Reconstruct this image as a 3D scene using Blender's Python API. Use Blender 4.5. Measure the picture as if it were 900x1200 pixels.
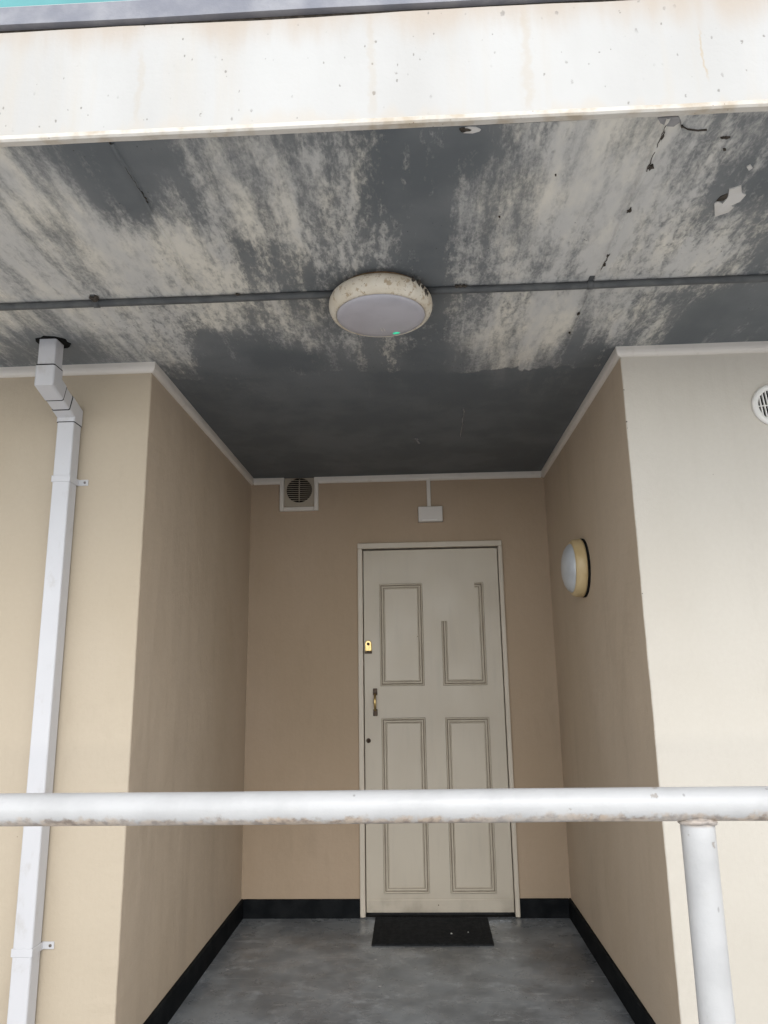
import bpy, bmesh, math, random
from mathutils import Vector, Matrix, noise
for o in list(bpy.data.objects):
    bpy.data.objects.remove(o)
S = bpy.context.scene
COL = S.collection

# ------------------------------------------------------------------ camera, sky, sun, exposure
yaw, pitch, roll = -0.0429, 0.2175, -0.0156
fw = Vector((math.sin(yaw)*math.cos(pitch), math.cos(yaw)*math.cos(pitch), math.sin(pitch)))
rt = Vector((math.cos(yaw), -math.sin(yaw), 0))
up = rt.cross(fw)
rt, up = rt*math.cos(roll)+up*math.sin(roll), -rt*math.sin(roll)+up*math.cos(roll)
cd = bpy.data.cameras.new('camera')
cam = bpy.data.objects.new('camera', cd)
COL.objects.link(cam)
M = Matrix((rt, up, -fw)).transposed().to_4x4()
M.translation = Vector((0.0547, -2.6223, 1.2858))
cam.matrix_world = M
cd.sensor_fit = 'HORIZONTAL'
cd.sensor_width = 36.0
cd.lens = 862.18/900*36
cd.clip_start = 0.05
cd.clip_end = 2000
S.camera = cam
S.render.resolution_x, S.render.resolution_y = 768, 1024

SUN_EL, SUN_AZ = 38.0, 172.0          # veiled sun behind the viewer
W = bpy.data.worlds.new('World')
S.world = W
W.use_nodes = True
wn = W.node_tree.nodes
wl = W.node_tree.links
sky = wn.new('ShaderNodeTexSky')
sky.sky_type = 'NISHITA'
sky.sun_disc = False
sky.sun_elevation = math.radians(SUN_EL)
sky.sun_rotation = math.radians(SUN_AZ)
sky.air_density = 1.0
sky.dust_density = 0.3
hs = wn.new('ShaderNodeHueSaturation')      # thin cloud: the sky loses most of its blue
hs.inputs['Saturation'].default_value = 0.22
wl.new(sky.outputs[0], hs.inputs['Color'])
wl.new(hs.outputs[0], wn['Background'].inputs[0])
wn['Background'].inputs[1].default_value = 0.15
sd = bpy.data.lights.new('sun', 'SUN')
sd.energy = 0.5
sd.angle = math.radians(30)
sd.color = (1.0, 0.96, 0.9)
sun = bpy.data.objects.new('sun', sd)
COL.objects.link(sun)
el, az = math.radians(SUN_EL), math.radians(SUN_AZ)
sdir = Vector((math.sin(az)*math.cos(el), math.cos(az)*math.cos(el), math.sin(el)))
sun.rotation_euler = sdir.to_track_quat('Z', 'Y').to_euler()
sun.location = sdir*20
S.view_settings.view_transform = 'Standard'
S.view_settings.look = 'None'
S.view_settings.gamma = 1
S.view_settings.use_curve_mapping = False
S.view_settings.exposure = 1.29

# ------------------------------------------------------------------ main sizes (metres)
XL, XR, D, H = -0.950, 0.843, 1.7405, 2.474
YB = -1.217
R = random.Random(7)

# ------------------------------------------------------------------ materials
class N:
    """small helper around a material's node tree; coordinates are metres in the place"""
    def __init__(s, name, rough=0.6, spec=0.4, metal=0.0):
        s.m = bpy.data.materials.new(name)
        s.m.use_nodes = True
        s.t = s.m.node_tree
        s.b = s.t.nodes['Principled BSDF']
        s.b.inputs['Roughness'].default_value = rough
        s.b.inputs['Specular IOR Level'].default_value = spec
        s.b.inputs['Metallic'].default_value = metal
        s.pos = s.t.nodes.new('ShaderNodeNewGeometry').outputs['Position']
        s.h = None
    def link(s, a, b): s.t.links.new(a, b)
    def val(s, sock, v):
        if hasattr(v, 'links') or hasattr(v, 'is_linked'): s.link(v, sock)
        else: sock.default_value = v
    def coord(s, sc=(1, 1, 1), off=(0, 0, 0)):
        n = s.t.nodes.new('ShaderNodeMapping')
        n.inputs['Scale'].default_value = sc
        n.inputs['Location'].default_value = off
        s.link(s.pos, n.inputs[0])
        return n.outputs[0]
    def noise(s, scale, sc=(1, 1, 1), detail=4, rough=0.55, off=(0, 0, 0), dist=0.0):
        n = s.t.nodes.new('ShaderNodeTexNoise')
        n.inputs['Scale'].default_value = scale
        n.inputs['Detail'].default_value = detail
        n.inputs['Roughness'].default_value = rough
        n.inputs['Distortion'].default_value = dist
        s.link(s.coord(sc, off), n.inputs['Vector'])
        return n.outputs['Fac']
    def vor(s, scale, sc=(1, 1, 1), off=(0, 0, 0)):
        n = s.t.nodes.new('ShaderNodeTexVoronoi')
        n.inputs['Scale'].default_value = scale
        s.link(s.coord(sc, off), n.inputs['Vector'])
        return n.outputs['Distance']
    def ramp(s, v, a, b, lo=0.0, hi=1.0):
        n = s.t.nodes.new('ShaderNodeMapRange')
        n.interpolation_type = 'SMOOTHSTEP'
        for i, x in zip((0, 1, 2, 3, 4), (v, a, b, lo, hi)): s.val(n.inputs[i], x)
        return n.outputs[0]
    def math(s, op, a, b=0.0):
        n = s.t.nodes.new('ShaderNodeMath')
        n.operation = op
        s.val(n.inputs[0], a); s.val(n.inputs[1], b)
        return n.outputs[0]
    def mix(s, f, a, b):
        n = s.t.nodes.new('ShaderNodeMix')
        n.data_type = 'RGBA'
        for i, v in ((0, f), (6, a), (7, b)):
            if isinstance(v, tuple): v = v+(1,)
            s.val(n.inputs[i], v)
        return n.outputs[2]
    def xyz(s, k):
        n = s.t.nodes.new('ShaderNodeSeparateXYZ')
        s.link(s.pos, n.inputs[0])
        return n.outputs[k]
    def attr(s, name):
        n = s.t.nodes.new('ShaderNodeAttribute')
        n.attribute_name = name
        return n.outputs['Fac']
    def col(s, c):
        s.val(s.b.inputs['Base Color'], c+(1,) if isinstance(c, tuple) else c)
    def rough(s, v): s.val(s.b.inputs['Roughness'], v)
    def bump(s, h, dist, strength=1.0):
        n = s.t.nodes.new('ShaderNodeBump')
        n.inputs['Strength'].default_value = strength
        n.inputs['Distance'].default_value = dist
        s.link(h, n.inputs['Height'])
        if s.h is not None: s.link(s.h, n.inputs['Normal'])
        s.h = n.outputs[0]
        s.link(s.h, s.b.inputs['Normal'])

def plaster(name, base, alt, dirt, streak=0.25):
    n = N(name, 0.75, 0.25)
    big = n.ramp(n.noise(1.1, (1, 1, .7), 3), .35, .68)
    c = n.mix(big, base, alt)
    st = n.ramp(n.noise(5, (1, 1, .12), 5, .6, (3, 1, 2)), .52, .78, 0, streak)
    c = n.mix(st, c, dirt)
    sp = n.ramp(n.vor(13, (1, 1, 1), (.3, .2, .7)), .035, .015, 0, .55)
    keep = n.ramp(n.noise(2.3, (1, 1, 1), 2, .5, (5, 5, 5)), .56, .66)
    c = n.mix(n.math('MULTIPLY', sp, keep), c, tuple(x*.45 for x in dirt))
    sm = n.ramp(n.noise(3.4, (1, 1, .35), 6, .7, (1, 2, 8)), .54, .78, 0, .35)
    c = n.mix(sm, c, tuple(x*.85 for x in dirt))
    fine = n.noise(60, (1, 1, 1), 3, .6)
    c = n.mix(n.ramp(fine, .3, .75, 0, .10), c, dirt)
    n.col(c)
    n.rough(n.ramp(big, 0, 1, .62, .8))
    n.bump(n.noise(3.2, (1, 1, .8), 3, .55), .018, .6)
    n.bump(n.noise(22, (1, 1, .16), 4, .6, (2, 2, 2)), .0022, .6)
    drip = n.noise(38, (1, 1, .05), 4, .6, (7, 3, 1))
    n.bump(drip, .0008, .5)
    n.bump(n.noise(55, (1, 1, 1), 4, .6), .0016, .55)
    n.bump(n.noise(260, (1, 1, 1), 2, .5), .0006, .5)
    return n.m

M_BEIGE = plaster('beige_plaster_paint', (.45, .382, .292), (.43, .36, .268), (.36, .297, .22))
M_NICHE = plaster('brown_beige_plaster_paint', (.50, .405, .305), (.47, .375, .275), (.37, .295, .22), .45)
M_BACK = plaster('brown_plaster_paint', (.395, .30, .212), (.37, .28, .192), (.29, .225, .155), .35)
M_CREAM = plaster('pale_cream_plaster_paint', (.53, .492, .43), (.50, .46, .395), (.415, .37, .31), .3)

def white_paint(name, base=(.74, .72, .69), dirt=(.42, .35, .27), amount=.35, rough=.4, speck=.5, bump=.0008):
    n = N(name, rough, .4)
    c = n.mix(n.ramp(n.noise(4, (1, 1, .5), 4), .45, .75, 0, .35), base, tuple(x*.88 for x in base))
    c = n.mix(n.ramp(n.noise(14, (1, 1, .6), 5, .65), .56, .72, 0, amount), c, dirt)
    sp = n.ramp(n.vor(38), .07, .03, 0, speck)
    k = n.ramp(n.noise(6, (1, 1, 1), 2, .5, (2, 7, 1)), .54, .62)
    c = n.mix(n.math('MULTIPLY', sp, k), c, (.09, .07, .055))
    n.col(c)
    n.rough(n.ramp(n.noise(9), .3, .7, rough-.08, rough+.15))
    n.bump(n.noise(45, (1, 1, 1), 3), bump, .6)
    return n.m

M_TRIM = white_paint('white_gloss_trim_paint', (.66, .615, .555), amount=.22, speck=.25)
M_PIPE = white_paint('white_downpipe_paint', (.52, .515, .525), (.33, .29, .24), .30, .38, .4, .0004)
M_FRAME = white_paint('door_frame_paint', (.53, .47, .385), (.36, .30, .22), .25, .42, .3)
M_PLASTIC = white_paint('white_plastic', (.62, .585, .545), (.5, .45, .4), .15, .35, .0, .0002)
M_VENTW = white_paint('white_vent_plastic', (.72, .70, .66), (.5, .44, .36), .2, .4, .0, .0003)
M_VENTB = white_paint('beige_vent_plastic', (.36, .31, .24), (.25, .2, .15), .3, .5, .3, .0003)

def door_paint():
    n = N('door_paint', .42, .4)
    c = n.mix(n.ramp(n.noise(2.2, (1, 1, .6), 3), .4, .65), (.50, .445, .36), (.47, .415, .333))
    c = n.mix(n.ramp(n.noise(26, (1, 1, .12), 4), .5, .75, 0, .2), c, (.37, .33, .275))
    low = n.ramp(n.xyz('Z'), .16, .02)
    c = n.mix(n.math('MULTIPLY', low, n.ramp(n.noise(9, (1, 1, 1), 4), .42, .7, 0, .5)), c, (.27, .23, .18))
    n.col(c)
    n.rough(n.ramp(n.noise(5), .3, .7, .34, .5))
    n.bump(n.noise(40, (1, 1, .25), 3), .0008, .5)
    return n.m
M_DOOR = door_paint()
def groove_paint():
    n = N('moulding_paint', .5, .3)
    n.col(n.mix(n.ramp(n.noise(20, (1, 1, .4), 4), .35, .7), (.49, .435, .35), (.45, .395, .315)))
    return n.m
M_MOULD = groove_paint()

def beam_paint():
    n = N('weathered_white_beam_paint', .6, .3)
    c = n.mix(n.ramp(n.noise(2.0, (1.6, 1, .6), 4), .35, .7), (.485, .478, .46), (.44, .43, .41))
    # rain runs down the face
    st = n.ramp(n.noise(9, (1, 1, .07), 5, .65), .50, .76, 0, .55)
    c = n.mix(st, c, (.47, .43, .37))
    z = n.xyz('Z')
    zz = n.math('ADD', z, n.ramp(n.noise(11, (1, 1, .2), 4), .3, .7, -.035, .035))
    topd = n.math('MULTIPLY', n.ramp(zz, 2.68, 2.80), .85)
    c = n.mix(topd, c, (.42, .355, .29))
    low = n.math('MULTIPLY', n.ramp(zz, 2.515, 2.470), .35)
    c = n.mix(low, c, (.50, .43, .345))
    # chips and dirt specks, drawn out a little downwards
    for sc, off, th in ((14, (0, 0, 0), .062), (27, (4, 2, 1), .10), (9, (1, 8, 3), .035), (45, (2, 5, 1), .12)):
        v = n.math('ADD', n.vor(sc, (1, .2, .6), off), n.ramp(n.noise(90, (1, 1, 1), 3, .6, off), .3, .7, -.05, .05))
        k = n.ramp(n.noise(5, (1, 1, 1), 3, .6, off), .46, .54)
        c = n.mix(n.math('MULTIPLY', n.ramp(v, th, th*.55, 0, .75), k), c, (.20, .185, .165))
    # a couple of long rust runs
    x = n.xyz('X')
    for xr, z0, z1, w, a in ((.72, 2.56, 2.68, .004, .6), (-.02, 2.5, 2.75, .012, .2), (.33, 2.5, 2.76, .014, .25), (-.55, 2.52, 2.7, .01, .2)):
        d = n.math('ABSOLUTE', n.math('SUBTRACT', n.math('ADD', x, n.ramp(n.noise(30), .3, .7, -.006, .006)), xr))
        f = n.math('MULTIPLY', n.ramp(d, w, w*.2), n.math('MULTIPLY', n.ramp(z, z0-.02, z0+.02), n.ramp(z, z1+.03, z1-.03)))
        c = n.mix(n.math('MULTIPLY', f, a), c, (.42, .33, .22))
    n.col(c)
    n.bump(n.noise(6, (1, 1, .6), 3), .006, .5)
    n.bump(n.noise(70, (1, 1, 1), 4), .0012, .6)
    return n.m
M_BEAM = beam_paint()
def lip_paint():
    n = N('stained_drip_edge_paint', .6, .3)
    c = n.mix(n.ramp(n.noise(20, (1, 1, 1), 5), .42, .72), (.60, .565, .51), (.47, .40, .31))
    v = n.ramp(n.vor(60), .12, .05, 0, .8)
    c = n.mix(n.math('MULTIPLY', v, n.ramp(n.noise(9), .5, .56)), c, (.22, .15, .10))
    n.col(c)
    n.bump(n.noise(60), .002, .7)
    return n.m
M_LIP = lip_paint()

def rail_paint():
    n = N('white_rail_paint', .34, .45)
    c = n.mix(n.ramp(n.noise(9, (1, 1, 1), 4), .42, .72), (.455, .45, .442), (.405, .40, .393))
    c = n.mix(n.ramp(n.noise(34, (.5, 1, 1), 5), .58, .74, 0, .5), c, (.44, .43, .41))
    # rust and grime that has gathered along the belly of the pipe
    zz = n.math('ADD', n.xyz('Z'), n.ramp(n.noise(38, (1, 1, 1), 5, .65), .25, .75, -.009, .009))
    zone = n.ramp(zz, 1.0445, 1.033)
    top = n.ramp(n.xyz('Z'), 1.018, 1.024)
    rust = n.mix(n.ramp(n.noise(60), .4, .65), (.43, .34, .26), (.20, .155, .12))
    c = n.mix(n.math('MULTIPLY', n.math('MULTIPLY', zone, top), n.ramp(n.noise(7), .35, .6, .6, .95)), c, rust)
    v = n.math('MULTIPLY', n.ramp(n.vor(30, (1, 1, .5)), .09, .04, 0, .6), n.ramp(n.noise(8, (1, 1, 1), 2, .5, (3, 3, 1)), .55, .6))
    c = n.mix(v, c, (.2, .19, .18))
    n.col(c)
    chip = n.math('MULTIPLY', n.ramp(n.math('ADD', n.vor(17), n.ramp(n.noise(80), .3, .7, -.06, .06)), .12, .08), n.ramp(n.noise(5, (1, 1, 1), 3, .5, (8, 3, 1)), .50, .56))
    c = n.mix(n.math('MULTIPLY', chip, .7), c, (.27, .235, .20))
    n.col(c)
    n.bump(chip, -.0006, .8)
    n.bump(n.noise(60, (.12, 1, .5), 4, .6, (1, 1, 1)), .0012, .6)
    n.bump(n.noise(30, (1, 1, 1), 4), .0018, .6)
    n.bump(n.noise(160, (1, 1, 1), 3), .0005, .6)
    return n.m
M_RAIL = rail_paint()

def ceiling_mat():
    n = N('peeling_grey_ceiling_paint', .78, .2)
    wear = n.attr('wear')
    streak = n.noise(17, (1, .12, 1), 5, .6)
    blot = n.noise(46, (1, .42, 1), 6, .72, (3, 3, 0), .2)
    mid = n.noise(5.5, (1, .6, 1), 4, .6, (1, 6, 0))
    wear2 = n.math('ADD', n.math('MULTIPLY', wear, 1.5), -.24)
    f = n.math('ADD', wear2, n.ramp(streak, .2, .8, -.40, .40))
    smear = n.ramp(n.noise(1.6, (1, .6, 1), 2, .5, (5.3, 2, 0)), .38, .6, .25, 1.0)      # some panels are brushed out smooth, others flaky
    f = n.math('ADD', f, n.math('MULTIPLY', n.ramp(blot, .25, .75, -.42, .42), smear))
    f = n.math('ADD', f, n.ramp(mid, .25, .75, -.16, .16))
    f = n.math('ADD', f, n.ramp(n.noise(130, (1, .5, 1), 4, .7, (6, 2, 0)), .3, .7, -.10, .10))
    m = n.math('ADD', n.math('MULTIPLY', n.ramp(f, .13, .91), .77), n.math('MULTIPLY', n.ramp(wear, .05, .75), .20))
    gate = n.ramp(wear, .0, .10)
    # the recess was repainted up to a wavering brush line
    yy = n.math('ADD', n.xyz('Y'), n.ramp(n.noise(9, (1, .3, 1), 4, .6, (2, 0, 0)), .3, .7, -.035, .035))
    gate = n.math('MULTIPLY', gate, n.ramp(yy, .165, .15, .10, 1.0))
    m = n.math('MULTIPLY', m, gate)
    light = n.mix(n.ramp(n.noise(7, (1, .35, 1), 5, .6, (8, 1, 0)), .40, .66), (.57, .558, .53), (.73, .69, .605))
    light = n.mix(n.ramp(n.noise(28, (1, .4, 1), 6, .7, (1, 9, 0)), .48, .74, 0, .55), light, (.36, .355, .345))
    dark = n.mix(n.ramp(n.noise(3, (1, 1, 1), 4, .6, (2, 2, 2)), .4, .65), (.120, .131, .138), (.152, .162, .168))
    c = n.mix(m, dark, light)
    # soot and mould specks
    v = n.math('MULTIPLY', n.ramp(n.vor(55, (1, .7, 1)), .13, .06, 0, .7), n.ramp(n.noise(5, (1, 1, 1), 4, .6, (9, 9, 0)), .54, .62))
    c = n.mix(v, c, (.05, .048, .045))
    n.col(c)
    n.bump(m, .004, .8)
    n.bump(n.noise(4, (1, .6, 1), 3), .008, .5)
    n.bump(n.noise(90, (1, .6, 1), 4), .0014, .6)
    return n.m
M_CEIL = ceiling_mat()

def floor_mat():
    n = N('worn_grey_cement_floor', .42, .4)
    c = n.mix(n.ramp(n.noise(3.2, (1, 1, 1), 6, .66, (0, 0, 0), .15), .36, .66), (.108, .117, .126), (.205, .222, .236))
    c = n.mix(n.ramp(n.noise(9, (.8, 1, 1), 7, .74, (4, 4, 0), .2), .52, .72, 0, .75), c, (.34, .362, .38))
    c = n.mix(n.ramp(n.noise(2.0, (1, 1, 1), 4, .6, (7, 1, 0)), .50, .70, 0, .7), c, (.078, .083, .087))
    # scuffs: short pale drags in two directions
    for rot, off in ((.5, (1, 2, 0)), (-.9, (6, 3, 0))):
        mp = n.t.nodes.new('ShaderNodeMapping')
        mp.inputs['Rotation'].default_value = (0, 0, rot)
        mp.inputs['Scale'].default_value = (1, 7, 1)
        mp.inputs['Location'].default_value = off
        n.link(n.pos, mp.inputs[0])
        t = n.t.nodes.new('ShaderNodeTexNoise')
        t.inputs['Scale'].default_value = 4.5; t.inputs['Detail'].default_value = 5; t.inputs['Roughness'].default_value = .65
        n.link(mp.outputs[0], t.inputs['Vector'])
        c = n.mix(n.ramp(t.outputs['Fac'], .60, .72, 0, .6), c, (.38, .39, .395))
    v = n.math('MULTIPLY', n.ramp(n.vor(11), .10, .03, 0, .8), n.ramp(n.noise(3, (1, 1, 1), 3, .5, (1, 4, 0)), .50, .56))
    c = n.mix(v, c, (.50, .50, .50))
    v = n.math('MULTIPLY', n.ramp(n.vor(60), .14, .06, 0, .7), n.ramp(n.noise(6, (1, 1, 1), 3, .5, (3, 4, 0)), .52, .58))
    c = n.mix(v, c, (.05, .05, .05))
    n.col(c)
    n.rough(n.ramp(n.noise(7, (1, 1, 1), 5, .65), .35, .65, .20, .44))
    n.bump(n.noise(8, (1, 1, 1), 4), .005, .45)
    n.bump(n.noise(120), .0006, .5)
    return n.m
M_FLOOR = floor_mat()

def plain(name, a, b, scale=8, rough=.5, spec=.4, bump=.001, metal=0.0, detail=4):
    n = N(name, rough, spec, metal)
    n.col(n.mix(n.ramp(n.noise(scale, (1, 1, 1), detail), .35, .68), a, b))
    if bump: n.bump(n.noise(scale*6), bump, .6)
    return n.m
M_SKIRT = plain('black_skirting_paint', (.006, .007, .008), (.012, .013, .014), 12, .65, .04, .0008)
M_MAT = plain('black_rubber_mat', (.012, .013, .014), (.02, .021, .022), 40, .85, .05, .003)
M_SPECK = plain('pale_grit', (.5, .5, .48), (.4, .4, .38), 30)
M_COND = plain('grey_painted_conduit', (.068, .071, .073), (.105, .108, .106), 18, .55, .35, .0008)
M_GROOVE_SHADE = plain('painted_groove_shade', (.13, .11, .085), (.20, .17, .135), 30, .8, .2, 0)  # dark tone that paints shade into the moulding grooves
M_DARK = plain('black_void', (.006, .006, .006), (.012, .011, .010), 30, .9, .1, 0)
M_GRIME_SHADE = plain('dark_grime_and_shade', (.045, .038, .031), (.09, .077, .064), 60, .9, .1, .001)
M_BRASS = plain('polished_brass', (.60, .45, .21), (.48, .34, .14), 40, .30, .5, .0003, 1.0)
M_BRONZE = plain('tarnished_bronze', (.045, .028, .018), (.07, .045, .028), 60, .45, .4, .0005, .5)
M_PEEL = plain('exposed_white_plaster', (.62, .60, .57), (.56, .53, .49), 20, .8, .2, .002)
M_PUTTY = plain('grey_filler', (.22, .215, .215), (.30, .29, .285), 25, .8, .2, .002)
M_EDGE = plain('weathered_blue_grey_board', (.20, .205, .235), (.30, .30, .32), 9, .6, .3, .003, 0, 7)
M_TURQ = plain('turquoise_panel_paint', (.08, .27, .28), (.11, .32, .325), 6, .5, .4, .001)
M_GROUND = plain('pale_concrete_paving', (.62, .615, .61), (.56, .555, .55), 1.4, .85, .2, .004, 0, 7)
M_SLAB = plain('grey_concrete_slab', (.56, .555, .55), (.48, .475, .47), 4, .8, .2, .003)
M_SCREW = plain('screw_steel', (.25, .24, .23), (.16, .13, .10), 90, .45, .5, 0, .8)

def lamp_rim(name, a, b, rust):
    n = N(name, .5, .35)
    c = n.mix(n.ramp(n.noise(14, (1, 1, 1), 5), .38, .7), a, b)
    c = n.mix(n.ramp(n.noise(55, (1, 1, 1), 4, .7), .54, .64, 0, .85), c, rust)
    c = n.mix(n.math('MULTIPLY', n.ramp(n.vor(85), .16, .07), n.ramp(n.noise(18), .5, .57)), c, (.10, .06, .03))
    n.col(c)
    n.bump(n.noise(70), .0015, .6)
    return n.m
M_RIM = lamp_rim('stained_cream_lamp_rim', (.64, .585, .49), (.57, .50, .39), (.37, .28, .18))
M_RIM2 = plain('yellowed_lamp_rim', (.56, .43, .235), (.49, .36, .18), 12, .38, .4, .0004)
M_RUST = plain('rusty_lamp_base', (.38, .26, .14), (.24, .13, .07), 40, .8, .2, .002)
def lens(name, a):
    n = N(name, .28, .5)
    n.col(n.mix(n.ramp(n.noise(12, (1, 1, 1), 4), .4, .7), a, tuple(x*.9 for x in a)))
    n.b.inputs['Coat Weight'].default_value = .3
    n.b.inputs['Coat Roughness'].default_value = .12
    return n.m
M_LENS = lens('grey_opal_lens', (.47, .455, .49))
M_LENS2 = lens('pale_grey_opal_lens', (.46, .48, .50))
def led():
    n = N('green_indicator', .3)
    n.col((.02, .35, .2))
    n.b.inputs['Emission Color'].default_value = (.05, .9, .5, 1)
    n.b.inputs['Emission Strength'].default_value = .22
    return n.m
M_LED = led()

# ------------------------------------------------------------------ helpers
def link(name, me, mat, parent=None, smooth=False):
    for q in ([mat] if not isinstance(mat, (list, tuple)) else mat): me.materials.append(q)
    if smooth:
        for f in me.polygons: f.use_smooth = True
    o = bpy.data.objects.new(name, me)
    COL.objects.link(o)
    if parent is not None:
        p = parent
        w = p.location.copy()
        q = p.parent
        while q is not None:
            w += q.location; q = q.parent
        me.transform(Matrix.Translation(-w))
        o.parent = p
    return o
def pyd(name, v, f, mat, parent=None, smooth=False):
    me = bpy.data.meshes.new(name)
    me.from_pydata([tuple(x) for x in v], [], f)
    bm = bmesh.new(); bm.from_mesh(me)
    bmesh.ops.recalc_face_normals(bm, faces=bm.faces)
    bm.to_mesh(me); bm.free()
    return link(name, me, mat, parent, smooth)
def from_bm(name, bm, mat, parent=None, smooth=False):
    me = bpy.data.meshes.new(name)
    bmesh.ops.recalc_face_normals(bm, faces=bm.faces)
    bm.to_mesh(me); bm.free()
    return link(name, me, mat, parent, smooth)
def add_box(bm, x0, x1, y0, y1, z0, z1, bevel=0, seg=2):
    r = bmesh.ops.create_cube(bm, size=1)
    vs = r['verts']
    for v in vs:
        v.co = Vector(((x0+x1)/2+v.co.x*(x1-x0), (y0+y1)/2+v.co.y*(y1-y0), (z0+z1)/2+v.co.z*(z1-z0)))
    if bevel:
        es = list({e for v in vs for e in v.link_edges})
        bmesh.ops.bevel(bm, geom=es, offset=bevel, segments=seg, affect='EDGES', profile=.5)
def box(name, b, mat, parent=None, bevel=0, seg=2):
    bm = bmesh.new()
    add_box(bm, *b, bevel=bevel, seg=seg)
    return from_bm(name, bm, mat, parent)
def lathe(name, prof, c, axis, mat, parent=None, seg=64, smooth=True, wob=0):
    """prof: (radius, distance along axis) list"""
    a = Vector(axis).normalized()
    u = a.orthogonal().normalized(); w = a.cross(u)
    v, f = [], []
    for i, (r, h) in enumerate(prof):
        for k in range(seg):
            t = 2*math.pi*k/seg
            rr = r*(1+wob*noise.noise(Vector((math.cos(t)*2, math.sin(t)*2, i*.3))))
            v.append(Vector(c)+a*h+(u*math.cos(t)+w*math.sin(t))*rr)
    for i in range(len(prof)-1):
        for k in range(seg):
            f.append((i*seg+k, i*seg+(k+1) % seg, (i+1)*seg+(k+1) % seg, (i+1)*seg+k))
    f.append(tuple(range(seg))); f.append(tuple((len(prof)-1)*seg+k for k in range(seg)))
    return pyd(name, v, f, mat, parent, smooth)
def tube(name, a, b, r, mat, parent=None, seg=24, n=1, wob=0):
    a, b = Vector(a), Vector(b)
    d = (b-a); L = d.length
    return lathe(name, [(r*(1+wob*noise.noise(Vector((i*.35, a.x, a.y)))), L*i/n) for i in range(n+1)], a, d, mat, parent, seg)
def sweep_plan(name, path, prof, mat, parent=None, left=True, smooth=False):
    """prof: (out, z) closed section, carried along a plan polyline with mitred corners; out grows to the right of the path"""
    P = [Vector((p[0], p[1])) for p in path]
    v, f = [], []
    m = len(prof)
    for i, p in enumerate(P):
        d1 = (P[i]-P[i-1]).normalized() if i else (P[1]-P[0]).normalized()
        d2 = (P[i+1]-P[i]).normalized() if i < len(P)-1 else d1
        n1, n2 = Vector((d1.y, -d1.x)), Vector((d2.y, -d2.x))
        k = (n1+n2)/(1+n1.dot(n2))
        for o, z in prof:
            v.append((p.x+k.x*o, p.y+k.y*o, z))
    for i in range(len(P)-1):
        for k in range(m):
            f.append((i*m+k, i*m+(k+1) % m, (i+1)*m+(k+1) % m, (i+1)*m+k))
    f.append(tuple(range(m))); f.append(tuple((len(P)-1)*m+k for k in range(m)))
    return pyd(name, v, f, mat, parent, smooth)
def prism(name, pts, z0, z1, mat, parent=None):
    m = len(pts)
    v = [(x, y, z0) for x, y in pts]+[(x, y, z1) for x, y in pts]
    f = [tuple(range(m)), tuple(range(m, 2*m))]+[(k, (k+1) % m, m+(k+1) % m, m+k) for k in range(m)]
    return pyd(name, v, f, mat, parent)
def blob(cx, cy, rx, ry, n=11, jit=.35):
    return [(cx+rx*(1+R.uniform(-jit, jit))*math.cos(2*math.pi*k/n), cy+ry*(1+R.uniform(-jit, jit))*math.sin(2*math.pi*k/n)) for k in range(n)]
def empty(name, loc, label, cat, group=None):
    o = bpy.data.objects.new(name, None)
    o.empty_display_size = .1
    COL.objects.link(o)
    o.location = loc
    return tag(o, label, cat, group)
def tag(o, label, cat, group=None):
    o['kind'] = 'thing'
    o['label'] = label; o['category'] = cat
    if group: o['group'] = group
    return o
def struct(o):
    o['kind'] = 'structure'
    return o

# ------------------------------------------------------------------ ground and raised walkway
GZ = -0.32
struct(pyd('ground', [(-400, -400, GZ), (400, -400, GZ), (400, 400, GZ), (-400, 400, GZ)], [(0, 1, 2, 3)], M_GROUND))
struct(box('walkway', (-5, 5, YB-.08, -.003, GZ-.05, -.004), M_SLAB, None, .01))
struct(box('floor', (-5, 5, 0, D+.12, GZ-.05, 0), M_FLOOR))

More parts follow.
